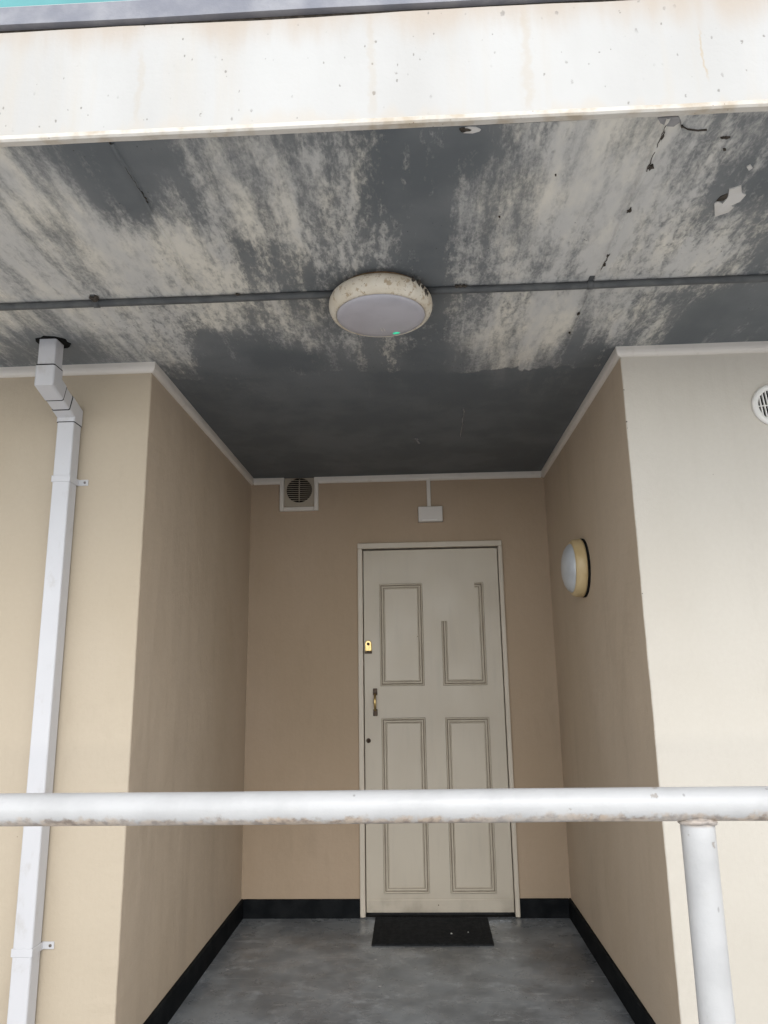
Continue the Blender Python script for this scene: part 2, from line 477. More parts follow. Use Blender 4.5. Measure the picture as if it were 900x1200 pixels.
# ------------------------------------------------------------------ ceiling: underside as a fine sheet that carries the wear map
WEAR = [tuple(float(a) for a in t.split(',')) for t in (
"""0.29,-1.22,.45 0.38,-1.21,.6 0.48,-1.20,.7 0.57,-1.20,.65 0.67,-1.19,.5 0.76,-1.19,.55 0.86,-1.18,.5 -0.48,-1.20,.3 -0.38,-1.19,.4 -0.28,-1.19,.35 -0.19,-1.18,.45 -0.09,-1.17,.45
0.01,-1.17,.05 0.10,-1.16,.15 0.20,-1.16,.1 0.30,-1.15,.4 0.40,-1.14,.65 0.49,-1.14,.7 0.59,-1.13,.75 0.69,-1.12,.55 0.79,-1.12,.45 0.89,-1.11,.45 -0.88,-1.19,.45 -0.78,-1.18,.2
-0.68,-1.18,.1 -0.59,-1.17,.2 -0.90,-1.16,.7 -0.80,-1.15,.65 -0.74,-1.15,.3 -0.68,-1.14,.1 -0.60,-1.14,.3 -0.50,-1.13,.25 -0.40,-1.12,.35 -0.30,-1.12,.45 -0.20,-1.11,.5 -0.10,-1.10,.45
-0.05,-1.10,.3 0.00,-1.10,.05 0.10,-1.09,.15 0.20,-1.08,.15 0.31,-1.08,.4 0.41,-1.07,.65 0.51,-1.06,.75 0.61,-1.06,.65 0.72,-1.05,.55 0.82,-1.04,.5 0.92,-1.03,.2 -0.94,-1.08,.7
-0.84,-1.07,.65 -0.73,-1.07,.4 -0.68,-1.06,.05 -0.63,-1.06,.1 -0.59,-1.06,.3 -0.53,-1.05,.35 -0.42,-1.05,.45 -0.32,-1.04,.5 -0.21,-1.03,.55 -0.11,-1.03,.5 -0.00,-1.02,.1 0.10,-1.01,.1
0.21,-1.00,.3 0.32,-1.00,.45 0.42,-0.99,.7 0.53,-0.98,.85 0.64,-0.98,.65 0.74,-0.97,.6 0.85,-0.96,.35 0.96,-0.95,.15 -0.99,-1.00,.65 -0.88,-0.99,.75 -0.77,-0.99,.6 -0.70,-0.98,.05
-0.66,-0.98,.05 -0.61,-0.97,.3 -0.55,-0.97,.5 -0.44,-0.96,.5 -0.34,-0.96,.5 -0.23,-0.95,.6 -0.12,-0.94,.5 -0.01,-0.93,.1 0.10,-0.93,.2 0.22,-0.92,.45 0.33,-0.91,.5 0.44,-0.90,.75
0.55,-0.90,.85 0.66,-0.89,.7 0.78,-0.88,.6 0.89,-0.87,.4 1.00,-0.86,.35 -1.05,-0.89,.75 -0.93,-0.89,.5 -0.82,-0.88,.7 -0.70,-0.87,.65 -0.59,-0.86,.75 -0.47,-0.85,.45 -0.36,-0.85,.55
-0.24,-0.84,.65 -0.13,-0.83,.5 -0.01,-0.82,.4 0.06,-0.82,.1 0.11,-0.81,.1 0.22,-0.81,.3 0.34,-0.80,.5 0.46,-0.79,.75 0.58,-0.78,.8 0.70,-0.77,.65 0.81,-0.76,.7 0.93,-0.76,.6
1.05,-0.75,.3 -1.11,-0.77,.65 -0.99,-0.77,.65 -0.87,-0.76,.55 -0.75,-0.75,.7 -0.63,-0.74,.7 -0.51,-0.73,.65 -0.39,-0.72,.2 -0.26,-0.71,.5 -0.14,-0.70,.6 -0.02,-0.69,.5 0.06,-0.69,.1
0.11,-0.69,.1 0.23,-0.68,.35 0.36,-0.67,.55 0.48,-0.66,.6 0.61,-0.65,.75 0.73,-0.64,.55 0.86,-0.63,.7 0.99,-0.62,.65 1.11,-0.61,.2 -1.18,-0.66,.65 -1.05,-0.65,.7 -0.92,-0.64,.55
-0.80,-0.63,.65 -0.67,-0.62,.65 -0.54,-0.61,.7 -0.41,-0.61,.45 -0.28,-0.60,.3 -0.15,-0.59,.35 -0.02,-0.58,.15 0.11,-0.57,.15 0.24,-0.56,.45 0.37,-0.55,.6 0.50,-0.54,.65 0.64,-0.53,.7
0.77,-0.52,.55 0.90,-0.51,.8 1.04,-0.50,.6 1.17,-0.49,.3 -1.23,-0.56,.65 -1.10,-0.55,.7 -0.97,-0.54,.7 -0.84,-0.53,.65 -0.70,-0.52,.7 -0.57,-0.51,.75 -0.43,-0.50,.55 -0.30,-0.49,.4
-0.16,-0.48,.3 -0.03,-0.47,.15 0.11,-0.46,.2 0.25,-0.45,.45 0.38,-0.44,.6 0.52,-0.43,.75 0.66,-0.42,.65 0.80,-0.41,.5 0.94,-0.40,.3 1.08,-0.39,.2 1.22,-0.38,.2 -1.33,-0.40,.6
-1.19,-0.39,.35 -1.04,-0.38,.7 -0.90,-0.37,.75 -0.76,-0.35,.6 -0.61,-0.34,.7 -0.47,-0.33,.5 -0.33,-0.32,.55 -0.18,-0.31,.4 -0.04,-0.30,.3 0.11,-0.29,.25 0.26,-0.28,.55 0.41,-0.27,.65
0.55,-0.26,.8 0.70,-0.24,.55 0.85,-0.23,.6 0.94,-0.23,.7 1.00,-0.22,.15 1.15,-0.21,.2 1.30,-0.20,.15 -1.42,-0.24,.35 -1.27,-0.23,.3 -1.11,-0.22,.4 -0.96,-0.21,.6 -0.81,-0.20,.55
-0.66,-0.18,.25 -0.51,-0.17,.3 -0.35,-0.16,.55 -0.20,-0.15,.5 -0.04,-0.14,.4 0.11,-0.12,.2 0.27,-0.11,.55 0.43,-0.10,.6 0.52,-0.09,.8 0.68,-0.08,.4 0.90,-0.06,.5 1.06,-0.05,.15
1.22,-0.04,.25 1.38,-0.02,.2 -0.99,-0.06,.5 -0.86,-0.05,.55 -0.76,-0.04,.3 -0.64,-0.03,.2 -0.54,-0.03,.08 -0.38,-0.01,.1 -0.21,0.00,.35 -0.05,0.01,.25 0.12,0.03,.08 0.28,0.04,.4
0.45,0.05,.6 0.58,0.06,.5 0.68,0.07,.2 0.85,0.09,.15 -0.91,0.08,.35 -0.74,0.10,.15 -0.57,0.11,.12 -0.23,0.14,.2 -0.06,0.15,.2 0.12,0.17,.12 0.29,0.18,.35 0.46,0.20,.5
0.64,0.21,.4 0.81,0.22,.2 -0.96,0.24,.3 -0.78,0.26,.3 -0.57,0.27,.35 -0.35,0.29,.15 -0.06,0.32,.3 0.30,0.35,.2 0.48,0.36,.3 0.67,0.38,.3 -0.93,0.50,0 -0.66,0.52,0
-0.35,0.55,0 -0.04,0.58,0 0.28,0.60,0 0.59,0.63,0 0.75,0.65,0""").split()]
CZ = H+.004
def wear_at(x, y):
    s = w = 0.0
    for a, b, c in WEAR:
        dx, dy = (x-a)/.043, (y-b)/.06
        d = dx*dx+dy*dy
        if d < 40:
            g = math.exp(-d*.5); s += g*c; w += g
    far = 1e-6
    base = .5+.5*noise.noise(Vector((x*2.3, y*1.1, 3.3))) if y < .1 else 0
    return (s+far*base)/(w+far)
def frange(a, b, st):
    n = max(1, round((b-a)/st))
    return [a+(b-a)*i/n for i in range(n+1)]
gx = frange(-5, -1.5, .25)+frange(-1.5, 1.3, .025)[1:]+frange(1.3, 5, .25)[1:]
gy = frange(YB+.017, .3, .03)+frange(.3, D+.15, .12)[1:]
cv, cf, wv = [], [], []
for y in gy:
    for x in gx:
        cv.append((x, y, CZ+.0025*noise.noise(Vector((x*1.7, y*1.7, 0)))))
        wv.append(wear_at(x, y))
nx, ny = len(gx), len(gy)
for j in range(ny-1):
    for i in range(nx-1):
        a = j*nx+i
        cf.append((a, a+nx, a+nx+1, a+1))
k0 = len(cv)
for x, y, z in ((gx[0], gy[0], 2.72), (gx[-1], gy[0], 2.72), (gx[-1], gy[-1], 2.72), (gx[0], gy[-1], 2.72)):
    cv.append((x, y, z)); wv.append(0)
cf += [(k0, k0+1, k0+2, k0+3),
       tuple(range(0, nx))+(k0+1, k0),
       tuple(range((ny-1)*nx, ny*nx))+(k0+2, k0+3),
       tuple(j*nx for j in range(ny))+(k0+3, k0),
       tuple(j*nx+nx-1 for j in range(ny))+(k0+2, k0+1)]
me = bpy.data.meshes.new('ceiling')
me.from_pydata(cv, [], cf)
at = me.attributes.new('wear', 'FLOAT', 'POINT')
at.data.foreach_set('value', wv)
ceiling = struct(link('ceiling', me, M_CEIL))
# panel joints: low ragged ridges of old filler, with holes where it has dropped out
def ridge(x, y0, y1, w, drop):
    v, f = [], []
    n = int((y1-y0)/.02)
    for i in range(n+1):
        y = y0+(y1-y0)*i/n
        c = x+.004*noise.noise(Vector((y*9, x, 0)))
        ww = w*(1+.6*noise.noise(Vector((y*23, x, 5))))
        dz = drop*(.6+.7*abs(noise.noise(Vector((y*17, x, 9)))))
        v += [(c-ww, y, CZ+.002), (c-ww*.35, y, CZ-dz), (c+ww*.4, y, CZ-dz*.8), (c+ww, y, CZ+.002)]
    for i in range(n):
        for k in range(3):
            f.append((i*4+k, i*4+k+1, i*4+k+5, i*4+k+4))
    return f, v
for x, y0, y1, w, dr in ((.636, YB+.02, .03, .009, .005), (-.613, YB+.02, -.55, .007, .007)):
    f, v = ridge(x, y0, y1, w, dr)
    o = pyd('joint_ridge', v, f, M_CEIL, ceiling)
    a2 = o.data.attributes.new('wear', 'FLOAT', 'POINT')
    a2.data.foreach_set('value', [wear_at(p[0], p[1])*.9+.05 for p in v])
def crack(pts, w):
    v, f = [], []
    for i, (x, y) in enumerate(pts):
        q = Vector(pts[min(i+1, len(pts)-1)])-Vector(pts[max(i-1, 0)])
        q = Vector((-q.y, q.x)).normalized()*w*R.uniform(.3, 1.2)
        v += [(x-q.x, y-q.y, CZ-.0045), (x+q.x, y+q.y, CZ-.0045), (x+q.x, y+q.y, CZ+.004), (x-q.x, y-q.y, CZ+.004)]
    for i in range(len(pts)-1):
        for k in range(4):
            f.append((i*4+k, i*4+(k+1) % 4, i*4+4+(k+1) % 4, i*4+4+k))
    f += [(0, 1, 2, 3), tuple(len(v)-4+k for k in range(4))]
    return v, f
def jit_line(x0, y0, x1, y1, n=14, j=.003):
    return [(x0+(x1-x0)*i/n+R.uniform(-j, j), y0+(y1-y0)*i/n) for i in range(n+1)]
for pts, w in ((jit_line(.637, -1.175, .640, -1.02, 16, .002), .0012), (jit_line(.640, -.66, .638, -.57, 8, .002), .0010),
               (jit_line(-.617, -1.2, -.608, -.98, 26, .002), .0007), ([(.662, -1.19), (.672, -1.17), (.69, -1.158), (.715, -1.152), (.735, -1.153)], .0004)):
    v, f = crack(pts, w)
    pyd('crack', v, f, M_GRIME_SHADE, ceiling)
for x, y, a, b in ((.640, -1.142, .005, .016), (.646, -1.034, .010, .011), (.641, -.864, .007, .014), (.638, -.652, .006, .007), (.640, -.600, .005, .015),
                   (.628, -.293, .006, .010), (.627, -.150, .005, .008), (.787, -1.125, .013, .0035), (.800, -1.085, .006, .003), (.675, -1.168, .003, .004), (.42, -1.02, .003, .003), (.30, -.86, .003, .003)):
    prism('paint_hole', blob(x, y, a*.6, b*.75, 15, .6), CZ-.005, CZ+.004, M_GRIME_SHADE, ceiling)
prism('peeled_patch', [(0.881, -0.82), (0.858, -0.876), (0.862, -0.887), (0.879, -0.877), (0.882, -0.905), (0.873, -0.934), (0.897, -0.948), (0.912, -0.916), (0.925, -0.91), (0.921, -0.883), (0.904, -0.867), (0.915, -0.858), (0.909, -0.838), (0.892, -0.828)], CZ-.0035, CZ+.004, M_PEEL, ceiling)
prism('peeled_patch', [(0.88, -1.019), (0.886, -1.026), (0.896, -1.015), (0.891, -1.006)], CZ-.0035, CZ+.004, M_PEEL, ceiling)
prism('paint_hole', [(0.859, -0.887), (0.863, -0.906), (0.876, -0.916), (0.881, -0.899), (0.875, -0.889)], CZ-.0028, CZ+.004, M_GRIME_SHADE, ceiling)
prism('filler_patch', [(0.612, -1.197), (0.632, -1.199), (0.656, -1.199), (0.666, -1.185), (0.655, -1.170), (0.640, -1.172), (0.622, -1.183)], CZ-.004, CZ+.004, M_PUTTY, ceiling)
prism('peeled_patch', blob(.20, -1.188, .022, .009), CZ-.004, CZ+.004, M_PEEL, ceiling)
prism('paint_hole', blob(.187, -1.190, .014, .006), CZ-.005, CZ+.004, M_GRIME_SHADE, ceiling)
prism('pipe_hole', blob(-1.236, -.215, .056, .054, 18, .13), CZ-.0035, CZ+.004, M_DARK, ceiling)
# thin ragged dribbles on the dark paint of the recess ceiling
for pts, w in ((jit_line(.292, .60, .302, 1.02, 14, .004), .0022), (jit_line(.07, 1.02, .09, 1.10, 6, .01), .004)):
    v, f = crack(pts, w)
    pyd('paint_dribble', v, f, M_PUTTY, ceiling)

# ------------------------------------------------------------------ walls
TR = [(0, H+.02), (0, H-.034), (.006, H-.033), (.012, H-.029), (.016, H-.022), (.018, H-.012), (.018, H+.02)]
SK = [(0, -.02), (0, .094), (.010, .094), (.015, .088), (.016, -.02)]
def pier(name, x_far, x_in, mat_front, mat_side, label):
    """L-shaped face: street front, softly uneven arris, then the side of the recess"""
    s = 1 if x_in > x_far else -1
    r = .006
    prof = [(x_far, 0.0)]
    for i in range(1, 13): prof.append((x_far+(x_in-s*r-x_far)*(i/12)**.35, 0.0))
    for t in (30, 60):
        prof.append((x_in-s*r+s*r*math.sin(math.radians(t)), r-r*math.cos(math.radians(t))))
    cut = len(prof)
    prof.append((x_in, r))
    for i in range(1, 9): prof.append((x_in, r+(D+.02-r)*i/8))
    prof += [(x_in, D+.2), (x_far, D+.2)]
    zs = frange(-.02, H+.03, .028)
    v, f, mi = [], [], []
    m = len(prof)
    for z in zs:
        for i, (x, y) in enumerate(prof):
            if cut-3 <= i <= cut:
                e = .0016*noise.noise(Vector((z*14, x_in, 0)))+.0012*noise.noise(Vector((z*3, x_in, 2)))+.0010*noise.noise(Vector((z*40, x_in, 4)))
                x += s*e; y -= e
            v.append((x, y, z))
    for j in range(len(zs)-1):
        for i in range(m):
            f.append((j*m+i, j*m+(i+1) % m, (j+1)*m+(i+1) % m, (j+1)*m+i))
            mi.append(0 if i < cut-1 else 1)
    f += [tuple(range(m)), tuple((len(zs)-1)*m+k for k in range(m))]
    mi += [0, 0]
    o = empty(name, (x_in, 0, 0), label, 'wall')
    me = bpy.data.meshes.new('plaster')
    me.from_pydata(v, [], f)
    me.polygons.foreach_set('material_index', mi)
    bm = bmesh.new(); bm.from_mesh(me); bmesh.ops.recalc_face_normals(bm, faces=bm.faces); bm.to_mesh(me); bm.free()
    link('plaster', me, [mat_front, mat_side], o)
    return o
wall_l = pier('plaster_wall', -5, XL, M_BEIGE, M_NICHE, 'beige plastered wall behind the white downpipe, with the shaded left side of the recess')
wall_r = pier('plaster_wall', 5, XR, M_CREAM, M_NICHE, 'pale cream plastered wall at right with a round white vent high on it')
sweep_plan('ceiling_trim', [(-5, 0), (XL, 0), (XL, D)], TR, M_TRIM, wall_l)
sweep_plan('skirting', [(-5, 0), (XL, 0), (XL, D)], SK, M_SKIRT, wall_l)
sweep_plan('ceiling_trim', [(XR, D), (XR, 0), (5, 0)], TR, M_TRIM, wall_r)
sweep_plan('skirting', [(XR, D), (XR, 0), (5, 0)], SK, M_SKIRT, wall_r)
# small chips on the right-hand arris
for z, a in ((2.31, .002), (2.185, .003), (2.16, .0015), (1.55, .0018)):
    lathe('chip', [(.001, -.0012), (a, -.0006), (a*.9, .002)], (XR+.0035, .0012, z), (-.7, -.7, 0), M_GRIME_SHADE, wall_r, 7, False, .8)

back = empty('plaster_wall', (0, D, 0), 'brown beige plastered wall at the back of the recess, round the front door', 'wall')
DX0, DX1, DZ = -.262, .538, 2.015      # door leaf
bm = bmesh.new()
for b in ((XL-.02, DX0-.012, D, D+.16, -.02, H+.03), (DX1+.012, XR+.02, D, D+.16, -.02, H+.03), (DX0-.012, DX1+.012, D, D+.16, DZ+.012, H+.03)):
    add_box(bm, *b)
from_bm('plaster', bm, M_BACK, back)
FX0, FX1, FZ = -.295, .567, 2.058      # outside of the door frame
VX0, VX1, VZ = -.771, -.533, 2.268     # outside of the white border round the square vent
sweep_plan('ceiling_trim', [(XL+.017, D), (VX0+.026, D)], TR, M_TRIM, back)
sweep_plan('ceiling_trim', [(VX1-.026, D), (XR-.017, D)], TR, M_TRIM, back)
sweep_plan('skirting', [(XL+.015, D), (FX0, D)], SK, M_SKIRT, back)
sweep_plan('skirting', [(FX1, D), (XR-.015, D)], SK, M_SKIRT, back)

# ------------------------------------------------------------------ concrete edge beam and the balcony edge above it
beam = empty('edge_beam', (0, YB, H), 'long white painted concrete beam along the front edge of the ceiling, speckled and stained', 'beam')
xs = frange(-5, 5, .05)
v, f = [], []
for x in xs:
    t = .004*noise.noise(Vector((x*2.2, 0, 0)))+.002*noise.noise(Vector((x*9, 0, 3)))
    bz = .0015*noise.noise(Vector((x*6, 4, 0)))
    v += [(x, YB, H+.016), (x, YB+.002, 2.640), (x, YB+.001, 2.774+t), (x, YB+.012, 2.783+t), (x, YB+.12, 2.783+t), (x, YB+.12, H+.12), (x, YB+.015, H+.12), (x, YB+.015, H+.016)]
for i in range(len(xs)-1):
    for k in range(8): f.append((i*8+k, i*8+(k+1) % 8, i*8+8+(k+1) % 8, i*8+8+k))
f += [tuple(range(8)), tuple(len(v)-8+k for k in range(8))]
pyd('face', v, f, M_BEAM, beam)
v, f = [], []
for x in xs:
    bz = .0012*noise.noise(Vector((x*7, 4, 0)))+.0008*noise.noise(Vector((x*21, 4, 0)))
    v += [(x, YB+.014, H+.017), (x, YB-.003, H+.0165+bz), (x, YB-.006, H+.013+bz), (x, YB-.006, H+.004+bz), (x, YB-.002, H+bz), (x, YB+.014, H+bz+.001)]
for i in range(len(xs)-1):
    for k in range(6): f.append((i*6+k, i*6+(k+1) % 6, i*6+6+(k+1) % 6, i*6+6+k))
f += [tuple(range(6)), tuple(len(v)-6+k for k in range(6))]
pyd('drip_edge', v, f, M_LIP, beam)

bal = empty('balcony_edge', (0, YB, 2.79), 'weathered blue grey board with turquoise panel resting on top of the white beam', 'balcony')
v, f = [], []
for x in xs:
    t = .003*noise.noise(Vector((x*2.7, 0, 8)))
    v += [(x, YB-.001, 2.795+t), (x, YB-.003, 2.843), (x, YB+.002, 2.846), (x, YB+.10, 2.846), (x, YB+.10, 2.795)]
for i in range(len(xs)-1):
    for k in range(5): f.append((i*5+k, i*5+(k+1) % 5, i*5+5+(k+1) % 5, i*5+5+k))
f += [tuple(range(5)), tuple(len(v)-5+k for k in range(5))]
pyd('edge_board', v, f, M_EDGE, bal)
box('shade_strip', (-5, 5, YB+.016, YB+.09, 2.780, 2.80), M_GRIME_SHADE, bal)  # dark strip that paints in the shadow line between beam and board
box('panel', (-5, 5, YB+.008, YB+.034, 2.8465, 3.10), M_TURQ, bal, .004)
box('cap_strip', (-5, 5, YB+.004, YB+.0085, 2.8465, 2.852), M_PLASTIC, bal, .001)

# ------------------------------------------------------------------ front door
door = empty('front_door', (.138, D, 0), 'cream six foot panelled front door with brass lock in a pale frame', 'door')
door['label'] = 'cream panelled front door with brass fittings in a pale frame behind the doormat'
def frame_piece(x0, x1, z0, z1, inner):
    bm = bmesh.new()
    add_box(bm, x0, x1, D-.018, D+.055, z0, z1, .004)
    return from_bm('frame', bm, M_FRAME, door)
frame_piece(FX0, DX0-.004, .004, FZ-.034, 1)
frame_piece(DX1+.004, FX1, .004, FZ-.034, 1)
frame_piece(FX0, FX1, FZ-.0335, FZ, 1)
# stop bead behind the leaf closes the gap
bm = bmesh.new()
for b in ((DX0-.004, DX0+.014, D+.05, D+.07, .0, DZ+.01), (DX1-.014, DX1+.004, D+.05, D+.07, .0, DZ+.01), (DX0-.004, DX1+.004, D+.05, D+.07, DZ-.014, DZ+.008)):
    add_box(bm, *b)
from_bm('door_stop', bm, M_DARK, door)
leaf = box('leaf', (DX0, DX1, D+.002, D+.046, .024, DZ), M_DOOR, door, .0025)
box('weatherboard', (DX0+.001, DX1-.001, D-.003, D+.004, .025, .088), M_DOOR, leaf, .002)
box('threshold', (DX0-.004, DX1+.004, D+.006, D+.12, -.01, .012), M_DARK, door)
YF = D+.002
SEC = [(0, 0), (.0015, -.0062), (.005, -.0085), (.0085, -.0062), (.0105, -.0012), (.0135, -.0012), (.0155, -.0068), (.0195, -.0078), (.0235, -.0058), (.0255, -.0012), (.0275, -.0012), (.0285, -.0040), (.0315, -.0036), (.034, 0)]
def mould(a, b, inn, t0, t1):
    """strip from a to b (x,z); inn: direction to the panel's middle; t0/t1: mitre (1) or square cut (0)"""
    a, b, inn = Vector(a), Vector(b), Vector(inn)
    d = (b-a).normalized()
    v = []
    m = len(SEC)
    for p, s, t in ((a, 1, t0), (b, -1, t1)):
        for w, h in SEC:
            q = p+inn*w+d*(s*w*t)
            v.append((q.x, YF+h+(.001 if h == 0 else 0), q.y))
    f = [(k, k+1, m+k+1, m+k) for k in range(m-1)]+[tuple(range(m)), tuple(range(m, 2*m)), (m-1, 0, m, 2*m-1)]
    o = pyd('moulding', v, f, [M_MOULD, M_GROOVE_SHADE], leaf)
    for k in (0, 4, 9): o.data.polygons[k].material_index = 1  # outer edge and valleys take the painted shade colour
def panel(x0, x1, z0, z1, full=True):
    if full:
        mould((x0, z0), (x0, z1), (1, 0), 1, 1); mould((x1, z0), (x1, z1), (-1, 0), 1, 1)
        mould((x0, z0), (x1, z0), (0, 1), 1, 1); mould((x0, z1), (x1, z1), (0, -1), 1, 1)
    else:      # the top left of this panel has lost its moulding
        mould((x0, z0), (x0, 1.587), (1, 0), 1, 0); mould((x1, z0), (x1, z1), (-1, 0), 1, 1)
        mould((x0, z0), (x1, z0), (0, 1), 1, 1); mould((.395, z1), (x1, z1), (0, -1), 0, 1)
panel(-.169, .087, 1.220, 1.813)
panel(.194, .447, 1.218, 1.811, False)
panel(-.166, .086, .119, 1.043)
panel(.198, .449, .118, 1.041)
# night latch
lk = -.2365
v = []
pts = [(-.020, 1.420), (.020, 1.420), (.020, 1.462)]+[(.020*math.cos(math.radians(t)), 1.462+.022*math.sin(math.radians(t))) for t in (20, 40, 60, 80, 100, 120, 140, 160)]+[(-.020, 1.462)]
m = len(pts)
v = [(lk+x, YF+.0005, z) for x, z in pts]+[(lk+x, YF-.006, z) for x, z in pts]+[(lk+x*.86, YF-.008, 1.452+(z-1.452)*.9) for x, z in pts]
f = [tuple(range(m)), tuple(range(2*m, 3*m))]+[(j*m+k, j*m+(k+1) % m, (j+1)*m+(k+1) % m, (j+1)*m+k) for j in (0, 1) for k in range(m)]
lock = pyd('lock', v, f, M_BRASS, door)
lathe('keyhole', [(.0085, 0), (.0085, .006), (.006, .0075)], (lk, YF-.007, 1.462), (0, -1, 0), M_BRONZE, lock, 20)
box('lip', (lk-.021, lk+.021, YF-.013, YF+.001, 1.407, 1.419), M_BRONZE, lock, .002)
# pull handle
hx = -.200
hd = empty('pull_handle', (0, 0, 0), '', '')
for k in ('label', 'category', 'kind'): del hd[k]
hd.parent = door; hd.location = (hx-.138, .002, 1.13)
for z in (1.074, 1.190):
    box('mount', (hx-.0125, hx+.0125, YF-.010, YF+.001, z-.019, z+.019), M_BRONZE, hd, .003)
v, f = [], []
n = 14
for i in range(n+1):
    t = i/n
    z = 1.082+(1.182-1.082)*t
    out = .012+.024*math.sin(math.pi*t)**.6
    rr = .0052+.0022*math.sin(math.pi*t)
    for k in range(10):
        a = 2*math.pi*k/10
        v.append((hx+rr*math.cos(a), YF-out+rr*.8*math.sin(a), z))
for i in range(n):
    for k in range(10): f.append((i*10+k, i*10+(k+1) % 10, i*10+10+(k+1) % 10, i*10+10+k))
f += [tuple(range(10)), tuple(n*10+k for k in range(10))]
pyd('bar', v, f, M_BRASS, hd, True)
lathe('mortice_lock', [(.0135, -.001), (.0135, .003), (.011, .005), (.006, .0045), (.0055, .001)], (-.241, YF, .920), (0, -1, 0), M_BRONZE, door, 24)
for x, z in ((.13, .062),):
    lathe('nail_head', [(.003, -.001), (.003, .0005)], (x, YF-.005, z), (0, -1, 0), M_BRONZE, door, 8)
for x, z in ((.067, 1.77), (.052, 1.50)):
    lathe('nail_hole', [(.0022, -.001), (.0022, .0006)], (x, YF, z), (0, -1, 0), M_GRIME_SHADE, door, 8)

# ------------------------------------------------------------------ doormat
mat = empty('doormat', (.09, 1.52, 0), 'black rubber doormat lying on the grey floor in front of the door', 'doormat')
pts = []
c4 = [(-.208, 1.312), (.386, 1.312), (.390, 1.722), (-.212, 1.722)]
for i in range(4):
    a, b = Vector(c4[i]), Vector(c4[(i+1) % 4])
    for k in range(12):
        q = a.lerp(b, k/12)
        pts.append((q.x+.0015*noise.noise(Vector((q.x*20, q.y*20, 0))), q.y+.0015*noise.noise(Vector((q.x*20, q.y*20, 4)))))
prism('backing', pts, .001, .007, M_MAT, mat)
bm = bmesh.new()
for i in range(29):
    x = -.195+i*.0202
    add_box(bm, x, x+.013, 1.326, 1.708, .0065, .0088)
o = from_bm('ribs', bm, M_MAT, mat)
o['kind'] = 'stuff'
for x, y, r in ((.185, 1.45, .005), (.27, 1.47, .002)):
    lathe('grit', [(r*.5, 0), (r, .002), (r*.6, .005)], (x, y, .0095), (0, 0, 1), M_SPECK, mat, 6, False, .6)

# ------------------------------------------------------------------ things on the back wall
vent = empty('square_vent', ((VX0+VX1)/2, D, 2.37), 'small square vent with round dark louvre in a white border under the ceiling corner', 'vent')
vx, vz, vr = -.651, 2.401, .079
def strip(name, x0, x1, z0, z1, y0, mat_, par): return box(name, (x0, x1, y0, D+.004, z0, z1), mat_, par, .005, 3)
strip('border', VX0, VX0+.026, VZ+.0005, H+.002, D-.017, M_TRIM, vent)
strip('border', VX1-.026, VX1, VZ+.0005, H+.002, D-.017, M_TRIM, vent)
strip('border', VX0+.0265, VX1-.0265, VZ, VZ+.026, D-.016, M_TRIM, vent)
# plate with a round hole
v, f = [], []
n = 48
px0, px1, pz0, pz1 = VX0+.027, VX1-.027, VZ+.027, H+.002
for k in range(n):
    a = 2*math.pi*k/n
    v.append((vx+vr*math.cos(a), D-.008, min(vz+vr*math.sin(a), pz1-.001)))
    s = min((px1-vx if math.cos(a) > 0 else vx-px0)/max(abs(math.cos(a)), 1e-6), (pz1-vz if math.sin(a) > 0 else vz-pz0)/max(abs(math.sin(a)), 1e-6))
    v.append((vx+s*math.cos(a), D-.008, vz+s*math.sin(a)))
    v.append((vx+vr*math.cos(a), D+.004, min(vz+vr*math.sin(a), pz1-.001)))
for k in range(n):
    a, b = k*3, ((k+1) % n)*3
    f += [(a, a+1, b+1, b), (a, b, b+2, a+2)]
plate = pyd('plate', v, f, M_VENTB, vent)
lathe('duct', [(.0785, 0), (.0785, .001)], (vx, D-.0012, vz-.003), (0, -1, 0), M_DARK, vent, 40, False)
for k in range(11):
    z = vz-.064+k*.0125
    hw = math.sqrt(max(0, .077**2-(z-vz)**2))
    if z > H-.006 or hw < .012: continue
    v = [(vx-hw, D-.0075, z-.002), (vx+hw, D-.0075, z-.002), (vx+hw, D-.002, z+.0035), (vx-hw, D-.002, z+.0035), (vx-hw, D-.006, z-.003), (vx+hw, D-.006, z-.003), (vx+hw, D-.0005, z+.0025), (vx-hw, D-.0005, z+.0025)]
    pyd('louvre', v, [(0, 1, 2, 3), (4, 5, 6, 7), (0, 1, 5, 4), (1, 2, 6, 5), (2, 3, 7, 6), (3, 0, 4, 7)], M_VENTB, vent)
box('centre_bar', (vx-.003, vx+.003, D-.0105, D-.004, vz-.072, vz+.066), M_VENTB, vent, .001)

jb = empty('junction_box', (.148, D, 2.178), 'small white plastic box with a cable cover on the wall above the door', 'box')
box('housing', (.075, .221, D-.034, D+.002, 2.179, 2.272), M_PLASTIC, jb, .004)
box('lens_strip', (.098, .188, D-.0375, D-.030, 2.183, 2.192), M_VENTW, jb, .0015)
box('seam', (.0745, .2215, D-.0125, D-.0105, 2.1785, 2.2725), M_GRIME_SHADE, jb)
box('cable_cover', (.130, .153, D-.014, D+.002, 2.2715, H-.030), M_TRIM, jb, .003)

